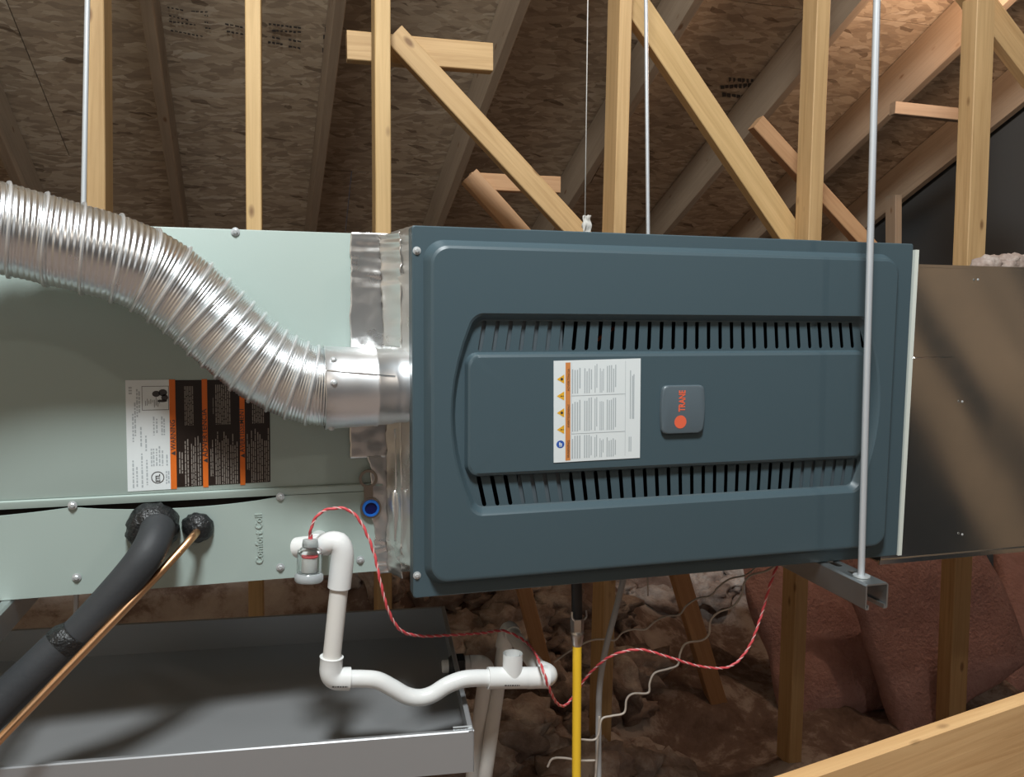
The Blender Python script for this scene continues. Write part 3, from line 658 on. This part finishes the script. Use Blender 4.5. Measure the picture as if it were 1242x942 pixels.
# ------------------------------------------------------------------ white drain line with trap, float switch, pan drain
YP = .045; RP_ = .0134; RH = .0166
dr = thing('condensate_drain', 'white PVC drain line with a sagging trap and open tee', 'pipe', (0, YP, -.1))
P = lambda px, py, Y=YP: at(px, py, Y)
def arc(a, c, b, n=10): a, c, b = V(a), V(c), V(b); return [a*(1-t)**2 + c*2*t*(1-t) + b*t*t for t in [k/n for k in range(n+1)]]
ob('tee', MB().tube([P(361, 664, .075), P(364, 663.5, .072), P(398, 660, .055)], .0155, 24).tube([P(383, 660, .065), P(387, 655, YC - .004)], .0155, 24), PVC, dr, smooth=50)
e0, e1, e2 = P(393, 661, .052), P(415, 650), P(411.5, 712)
ob('elbow', MB().tube([e0] + arc(P(398, 658.5, .048), P(415.5, 652), P(415, 678)) + [e2], [RH*.98]*5 + [RH*1.03]*7 + [RH*1.02], 28), PVC, dr, smooth=50)
ob('pipe', MB().tube([P(412, 706), P(401.5, 806)], RP_, 24), PVCP, dr, smooth=50)
ob('elbow', MB().tube([P(402.3, 796), P(402, 799)] + arc(P(401.5, 808), P(399.5, 822.5), P(413, 823)) + [P(424.5, 823)], [RH*1.05, RH*1.0] + [RH]*11 + [RH*1.02], 28), PVC, dr, smooth=50)
tp_ = bez([P(422, 823), P(440, 823), P(458, 825), P(476, 834), P(492, 843), P(508, 846), P(524, 842), P(542, 831), P(560, 824), P(578, 822), P(596, 822)], 8)
ob('trap_bend', MB().tube(tp_, RP_*.96, 28), PVC, dr, smooth=60)
ob('tee', MB().tube([P(591.5, 822), P(664, 821.5)], RH, 28).tube([P(621, 822), P(622, 792)], RH*.94, 28, cap=False).tube([P(622, 792), P(621.5, 806)], RH*.72, 28, cap=False), PVC, dr, smooth=50)
zc = P(668, 822).z; bk = at(618, 764, .27)
el = arc(P(640, 822), P(678, 821.5), lerp(P(662, 821.5), bk, .12))
ob('elbow', MB().tube(el, [RH*1.0]*11, 28), PVC, dr, smooth=50)
ob('pipe', MB().tube([lerp(P(662, 821.5), bk, .08), bk], RP_, 24), PVCP, dr, smooth=50)
ob('elbow', MB().tube([lerp(bk, P(662, 821.5), .12)] + arc(lerp(bk, P(662, 821.5), .08), bk + V((0, .01, .012)), at(611, 785, .28)), RH*.97, 24), PVCP, dr, smooth=50)
ob('drop_pipe', MB().tube([at(612, 776, .28), at(588.5, 942, .22), at(578, 1010, .20)], RP_*.96, 24), PVCP, dr, smooth=50)
def marks(x0, x1, y, r):
    m = MB(); rng = random.Random(x0); x = x0
    while x < x1:
        w_ = rng.uniform(1.2, 3.2); p, q2 = P(x, y), P(min(x1, x + w_), y); f = V((0, -r * .93, -r * .36)); up = V((0, -.36, .93)) * .0026
        p, q2 = p + f * 1.012, q2 + f * 1.012; m.add([p, q2, q2 + up, p + up], [(0, 1, 2, 3)]); x += w_ + .9
    ob('print_marks', m, INK, dr)
marks(402, 421, 823, RH * 1.01); marks(609, 627, 822, RH)
fs = thing('float_switch', 'clear plastic float switch hanging on the drain tee', 'switch', at(375, 706, .05))
f0 = at(376.5, 655, .035); dn = (at(374.5, 705, .03) - f0); Lf = dn.length; ax = dn.normalized()
ob('housing', MB().lathe([(.004, .0), (.010, .001), (.0115, .004), (.0115, .010), (.0165, .013), (.0175, .018), (.0175, Lf*.86), (.0158, Lf*.86), (.0158, .018), (.010, .012), (.004, .008)], f0, ax, 32), CLEAR, fs, smooth=40)
ob('base_flange', MB().lathe([(.0172, Lf*.78), (.020, Lf*.84), (.0205, Lf*.95), (.0185, Lf), (.012, Lf)], f0, ax, 32), newmat('grey_clear_flange', (.62, .66, .68), .15, **{'Transmission Weight': .45}), fs, smooth=40)
ob('float', MB().lathe([(.010, Lf*.42), (.0112, Lf*.45), (.0112, Lf*.74), (.010, Lf*.77)], f0, ax, 28), WHITEP, fs, smooth=40)
ob('float_ring', MB().lathe([(.0115, Lf*.38), (.012, Lf*.40), (.0115, Lf*.415)], f0, ax, 28), RED, fs, smooth=40)
ob('cap', MB().lathe([(.0045, -.002), (.0105, -.001), (.0112, .003), (.0112, .009), (.004, .010)], f0, ax, 28), newmat('milky_cap', (.75, .8, .8), .2, **{'Transmission Weight': .5}), fs, smooth=40)
ob('wire_boot', MB().lathe([(.0030, -.008), (.0034, 0), (.0034, .002)], f0, ax, 16), RED, fs, smooth=40)

# pan
TH = math.radians(-6); U_, V_ = V((math.cos(TH), math.sin(TH), 0)), V((-math.sin(TH), math.cos(TH), 0))
ZP = -.20; FR = atz(575, 887, ZP); WP, HPAN = 1.25, .062; DP = (atz(532, 736, ZP) - FR).dot(V_)
pan = thing('drain_pan', 'dark galvanised drain pan under the sage cabinet', 'pan', FR + U_ * -.6 + V_ * .35 + V((0, 0, -HPAN)))
c = lambda a, b, z: FR - U_ * a + V_ * b + V((0, 0, z))
def wall(name, a0, b0, a1, b1, inx, label):
    m = MB(); n_ = V(inx); t = .0012
    A_, B_ = c(a0, b0, 0), c(a1, b1, 0)
    prof = [(0, -HPAN), (0, 0), (.0015, .0018), (.008, .0012), (.008, -.001), (.0018, -.001), (t, -HPAN)]
    m.rings([[q_ + n_ * x + V((0, 0, z)) for x, z in prof] for q_ in (A_, B_)]); return ob(name, m, PANM, pan, label=label)
wall('front_wall', WP, 0, 0, 0, V_, 'bright front wall of the pan'); wall('rear_wall', WP, DP, 0, DP, -V_, 'rear wall of the pan'); wall('right_wall', 0, 0, 0, DP, -U_, 'right wall with drain hole'); wall('left_wall', WP, 0, WP, DP, U_, 'left wall of the pan')
ob('pan_floor', MB().grid(lambda u, v: c(.001 + u*(WP-.002), .001 + v*(DP-.002), -HPAN + .001 + .002*nz(u*3, v*3, 0)), 30, 20), PANM, pan, smooth=180)
ob('corner_clip', MB().tube([c(.002, .012, .002), c(.03, .012, .002)], .0016, 8), SCREW, pan)
# pan drain
bh = c(0, (atz(536, 808, ZP - .030) - FR).dot(V_), -.030)
pd = thing('pan_drain', 'second white pipe with a black fitting leaving the drain pan', 'pipe', bh)
ob('bulkhead_nut', MB().lathe([(.019, .002), (.022, .003), (.022, .016), (.017, .018)], bh, U_, 8).lathe([(.020, -.001), (.020, -.004), (.015, -.012), (.012, -.012)], bh, U_, 24), BLACKP, pd, smooth=30)
ob('inner_pipe', MB().lathe([(.010, -.024), (.0115, -.022), (.0115, .0)], bh, U_, 24), PVCP, pd, smooth=50)
pe = bh + U_ * .040
ob('stub_pipe', MB().tube([bh + U_ * .012, pe], RP_ * .95, 24).tube([bh + U_ * .014, bh + U_ * .026], RH, 24), PVC, pd, smooth=50)
ob('elbow', MB().tube([pe - U_ * .012] + arc(pe, pe + U_ * .022, pe + U_ * .020 + V((-.004, 0, -.03))), RH, 24), PVC, pd, smooth=50)
p_ = pe + U_ * .020 + V((-.004, 0, -.025)); ob('drop_pipe', MB().tube([p_, p_ + V((-.03, 0, -.25)), p_ + V((-.055, 0, -.46))], RP_, 24), PVCP, pd, smooth=50)

# ------------------------------------------------------------------ wires, gas line, cable
def twisted(name, pts, label, r=.0016, pitch=.022):
    path = bez(pts, 14); t = thing(name, label, 'wire', path[0]); L_ = 0; A1, A2 = [], []; u = V((0, 1, 0)); prev = path[0]
    for i, p in enumerate(path):
        tg = (path[min(i+1, len(path)-1)] - path[max(0, i-1)]).normalized(); u = (u - tg*u.dot(tg)).normalized(); b = tg.cross(u); L_ += (p - prev).length; prev = p
        an = 2*math.pi*L_/pitch; d = u*math.cos(an) + b*math.sin(an); A1.append(p + d*r*.45); A2.append(p - d*r*.78)
    ob('red_strand', MB().tube(A1, r*1.25, 8), RED, t, smooth=180); ob('white_strand', MB().tube(A2, r*.6, 8), WWIRE, t, smooth=180); return t
twisted('signal_wire', [at(376, 650, .034), at(378, 638, .03), at(386, 624, .03), at(400, 617, .03), at(419, 617, .028), at(434, 628, .025), at(446, 650, .02), at(455, 676, .015), at(461, 704, .01), at(471, 740, .01), at(486, 764, .02), at(510, 771, .05), at(545, 770, .10), at(585, 767.5, .16),
        at(612, 765, .20), at(640, 780, .14), at(656, 806, .02), at(665, 832, .005), at(675, 852, .04), at(686, 855, .07), at(700, 838, .10), at(714, 818, .10), at(740, 796, .07), at(775, 787.5, .05), at(812, 797, .045), at(850, 808, .045), at(885, 808, .045), at(908, 785, .045), at(923, 747, .045), at(933, 712, .05), at(943, 684, .06)],
        'twisted red and white wire looping from the float switch')
gas = thing('gas_line', 'yellow gas tube with metal fitting hanging under the furnace', 'pipe', at(700, 942, .06))
g0, g1, g2, g3 = at(699, 690, .06), at(700, 752, .06), at(700, 782, .06), at(699, 960, .06)
ob('iron_nipple', MB().tube([g0, g1], .0088, 20), BLACKP, gas, smooth=50)
for k, sgn in enumerate((-1, 1)): ob('cable_tie_end', MB().tube(bez([g1 + V((sgn*.008, -.01, .004)), g1 + V((sgn*.012, -.01, .009)), g1 + V((sgn*.012, -.008, .018))], 4), .002, 6), NUT, gas, smooth=60)
ax = (g2 - g1).normalized(); L_ = (g2 - g1).length
ob('brass_nut', MB().lathe([(.0108, -.004), (.0112, 0), (.0106, L_*.45)], g1, ax, 6).lathe([(.0104, L_*.42), (.0114, L_*.5), (.0100, L_*.56), (.0106, L_*.66), (.0092, L_*.78), (.0098, L_*.85), (.0076, L_*1.02)], g1, ax, 20), NUT, gas, smooth=35)
pg = [lerp(g2, g3, k/90) - ax*.004 for k in range(91)]
ob('yellow_tube', MB().tube(pg, [.0073 + .0002*(k % 2) for k in range(91)], 20), YELLOW, gas, smooth=180)
tag(ob('grey_cable', MB().tube(bez([at(758, 694, .16), at(748, 735, .16), at(735, 785, .15), at(728, 825, .15), at(726, 868, .15), at(726, 960, .15)], 10), .0054, 10), GREYC, smooth=180, org=at(726, 942, .15)), 'flat grey cable hanging under the furnace behind the yellow tube', 'cable')
def curly(pts, Y, r, label):
    p = [at(x, y, Y) for x, y in pts]; tag(ob('thermostat_wire', MB().tube(bez(p, 8), r, 8), BEIGE, smooth=180, org=p[-1]), label, 'wire')
curly([(945, 682), (930, 692), (912, 697), (903, 706), (899, 722), (888, 736), (872, 742), (862, 752), (860, 768), (852, 776), (832, 780), (825, 792), (822, 806), (810, 811), (794, 816), (788, 828), (786, 840), (768, 841), (760, 848), (757, 864), (742, 868), (730, 872), (726, 890), (720, 897), (700, 896)], .11, .0019, 'crinkled beige wire stepping down right to left under the furnace')
curly([(918, 686), (905, 697), (885, 702), (870, 713), (862, 722), (845, 726), (832, 735), (824, 745), (808, 747), (795, 753), (783, 763), (768, 763), (755, 767), (746, 776), (732, 775), (715, 777), (690, 790), (672, 803)], .24, .0018, 'upper thin beige wire waving behind the red wire')
curly([(727, 868), (725, 900), (721, 960)], .135, .002, 'short beige wire running down along the grey cable')
curly([(664, 930), (670, 920), (684, 919), (704, 922), (722, 922)], .12, .002, 'beige wire end curling at the bottom left of the yellow tube')
tag(ob('loose_wire', MB().tube([at(784.5, 690, .30), at(785.5, 705, .30), at(786, 722.5, .30)], .0015, 8), BEIGE, smooth=180), 'short straight wire end poking below the furnace', 'wire')
tag(ob('hanging_string', MB().tube([at(717, -110, .80), at(713, 0, .80), at(709.5, 262, .80)], .0013, 8), STRING, smooth=180), 'thin white string hanging behind the furnace', 'string')
pp = at(712, 271, .80); m = MB().grid(lambda u, v: pp + V(((u-.5)*.022 + .006*nz(v*3, u, 1), .012*nz(u*3, v*3, 2), (v-.6)*.05 + .006*nz(u*4, 3, v))), 8, 12); o = ob('paper_scrap', m, PAPER, smooth=180); o.modifiers.new('thickness', 'SOLIDIFY').thickness = .001
tag(o, 'crumpled paper scrap at the lower end of the white string', 'paper')

# ------------------------------------------------------------------ struts and hanging rods
def strut(name, x0, x1, y0, y1, label, holes, split=None):
    r = thing(name, label, 'channel', ((x0+x1)/2, y0, -.043)); zt = -.0008; t = .0026; hw = .0207; hh = .041
    L_ = [(-hw + .007, -hh + .007), (-hw + .007, -hh), (-hw + .002, -hh), (-hw, -hh + .002), (-hw, -.003), (-hw + .003, 0)]
    I_ = [(-hw + .007 - t, -hh + .007), (-hw + .007 - t, -hh + t), (-hw + t + .0004, -hh + t), (-hw + t, -hh + t + .0004), (-hw + t, -.0036), (-hw + .0036, -t)]
    out = L_ + [(-x, z) for x, z in L_[::-1]]; inn = I_ + [(-x, z) for x, z in I_[::-1]]; N = len(out)
    vs = [(x + a, y, zt + b) for x, y in ((x0, y0), (x1, y1)) for a, b in out + inn]; fs = []
    for k in range(N - 1): fs += [(k, k+1, N+k+1, N+k), (2*N+k, 3*N+k, 3*N+k+1, 2*N+k+1), (k, 2*N+k, 2*N+k+1, k+1), (N+k, N+k+1, 3*N+k+1, 3*N+k)]
    fs += [(0, N, 3*N, 2*N), (N-1, 3*N-1, 4*N-1, 2*N-1)]
    ch = ob('channel', MB().add(vs, fs), STRUT, r)
    cm = MB()
    for y in holes:
        x = lerp(x0, x1, (y - y0) / (y1 - y0)); poly = []
        for j in range(7): an = math.pi * j / 6; poly.append((x + .0066*math.cos(an), y + .009 + .0066*math.sin(an), .01))
        for j in range(7): an = math.pi + math.pi * j / 6; poly.append((x + .0066*math.cos(an), y - .009 + .0066*math.sin(an), .01))
        cm.prism(poly, (0, 0, -.02))
    boolean_cut(ch, cm); ch.data.polygons.foreach_set('use_smooth', [True]*len(ch.data.polygons)); ch.data.set_sharp_from_angle(angle=math.radians(30))
    return r
def rod(p0, p1, r, label):
    p0, p1 = V(p0), V(p1); L_ = (p1 - p0).length; n = int(L_ / .0032)
    pr = []
    for k in range(n): pr += [(r, L_*k/n), (r*.86, L_*(k+.5)/n)]
    return tag(ob('threaded_rod', MB().lathe(pr, p0, (p1 - p0), 12), ROD, smooth=180, org=p0), label, 'rod')
s1 = strut('strut_channel', .706, .716, -.112, .88, 'slotted steel strut channel under the right end of the furnace', [-.060 + .0508*k for k in range(3)] + [-.105 + .0] * 0)
rp = at(1045, 696, -.078); xr_ = rp.x
hex_ = lambda p, r, h: MB().lathe([(r, 0), (r, h)], p, (0, 0, 1), 6)
ob('hex_nut', hex_((xr_, rp.y, -.016), .0105, .010), SCREW, s1); ob('washer', MB().lathe([(.013, 0), (.013, .002)], (xr_, rp.y, .0), (0, 0, 1), 24), SCREW, s1, smooth=40)
top = at(1063.5, 0, rp.y); d = (top - V((xr_, rp.y, -.03))).normalized()
rod((xr_, rp.y, -.024), V((xr_, rp.y, -.03)) + d * 2.25, .0056, 'near hanging rod in front of the furnace door')
b0, b1 = at(786, 280, .77), at(783.5, 0, .77); d = (b1 - b0) / (b1.z - b0.z); rod(b0 + d * (-.03 - b0.z), b0 + d * (1.90 - b0.z), .0052, 'hanging rod behind the furnace, right of the middle stud')
b0, b1 = at(101.5, 240, .735), at(106, 0, .735); d = (b1 - b0) / (b1.z - b0.z); rod(b0 + d * (-.30 - b0.z), b0 + d * (1.90 - b0.z), .0056, 'hanging rod at the far left beside the wide stud')
lx = at(22, 712, .19)
s2 = strut('strut_channel', -.574, -.574, -.12, .80, 'slotted strut channel end under the sage cabinet at the lower left', [.132, .081, .030])
# ------------------------------------------------------------------ plenum
pl = thing('supply_plenum', 'bare galvanised sheet metal duct right of the furnace', 'duct', (1.4, .3, -.03))
Y0 = .05; zb, zt_ = at(1150, 675, Y0).z, at(1150, 323, Y0).z
def face(u, v):
    x, z = lerp(.85, 2.3, u), lerp(zb, zt_, v); e = math.sin(math.pi*u) * math.sin(math.pi*v)
    return (x, Y0 - e * (.004*nz(x*2.3, z*2.3, 4) + .0015*nz(x*6, z*6, 8)), z)
ob('front_sheet', MB().grid(face, 60, 24), GALV, pl, smooth=180)
m = MB().box((.85, Y0 + .0005, zt_ - .002), (2.3, .62, zt_)).box((.85, Y0 + .0005, zb), (2.3, .62, zb + .002)).box((.85, .618, zb), (2.3, .62, zt_)); ob('duct_shell', m, GALV, pl)
ob('top_lip', MB().box((.85, Y0 - .004, zt_ - .003), (2.3, Y0 + .0005, zt_ + .002)), GALV, pl); ob('bottom_lip', MB().box((.845, Y0 - .004, zb - .002), (2.3, Y0 + .0005, zb + .006)), GALV, pl)
a, b = at(1102, 434, Y0 - .003), at(1158, 433, Y0 - .003)
ob('seam', MB().tube([a, lerp(a, b, .6), b], [.0012, .001, .0003], 6), GALV, pl, smooth=180)
for px, py in ((1186, 339), (1167, 487), (1167, 648)): screw('screw', at(px, py, Y0 - .004), pl, .0016)
def blob(c, r, sq, seed): return MB().add([V(c) + V((p.x*sq[0], p.y*sq[1], p.z*sq[2])) * r * (1 + .4*nz(p.x*2 + seed, p.y*2, p.z*2)) for p in iv], jf)
cpt = at(1216, 322, .25); m = MB()
for k in range(7): m2 = blob(cpt + V((-.045 + .022*k, .01*math.sin(k*2), .002 + .0015*k)), .03, (1, .8, .6), k*3); m.add(m2.v, m2.f)
tag(ob('insulation_scrap', m, LUMP, smooth=180), 'pale scrap of insulation lying on top of the galvanised duct', 'insulation')
# dark wood strip under the right end of the furnace
a, b = at(1000, 690, .16), at(1100, 680, .16)
# ------------------------------------------------------------------ ink stamps on the roof deck
def ondeck(px, py):
    d = ray(px, py); t = (ZD - .004 - CAM.z - .5 * CAM.y) / (d.z + .5 * d.y); return CAM + d * t
def stamp(lines, label, w_):
    m = MB()
    for (x0, y0), (x1, y1) in lines:
        n = max(2, int(abs(x1 - x0) / 5)); rng = random.Random(x0 * 7 + y0)
        for k in range(n):
            t0, t1 = k / n, (k + rng.uniform(.45, .9)) / n; a, b = lerp(V((x0, y0)), V((x1, y1)), t0), lerp(V((x0, y0)), V((x1, y1)), t1)
            m.add([ondeck(a.x, a.y), ondeck(b.x, b.y), ondeck(b.x, b.y + w_ * rng.uniform(.6, 1.2)), ondeck(a.x, a.y + w_ * rng.uniform(.6, 1.2))], [(0, 1, 2, 3)])
    ob('grade_stamp', m, STAMP, ceil, label=label)
stamp([((203, 8), (223, 12)), ((232, 13), (254, 14)), ((205, 18), (230, 24)), ((205, 25), (240, 30)), ((207, 36), (248, 44)), ((248, 18), (254, 19)), ((248, 26), (254, 27)), ((249, 33), (257, 34))], 'faint ink grade stamp left of the thin pale stud', 1.8)
stamp([((273, 28), (297, 33)), ((275, 37), (297, 41)), ((326, 28), (366, 33)), ((330, 36), (366, 38)), ((325, 50), (345, 53)), ((330, 44), (340, 46)), ((350, 47), (366, 50)), ((350, 55), (366, 58))], 'faint ink stamp around the thin pale stud', 2.4)
stamp([((394, 33), (402, 34)), ((392, 42), (401, 43)), ((391, 58), (399, 59))], 'three dark ink blocks on the roof deck', 6)
stamp([((874, 104), (918, 100)), ((876, 112), (905, 116)), ((884, 94), (916, 96))], 'dark ink stamp on the roof deck near the yellow brace', 5)
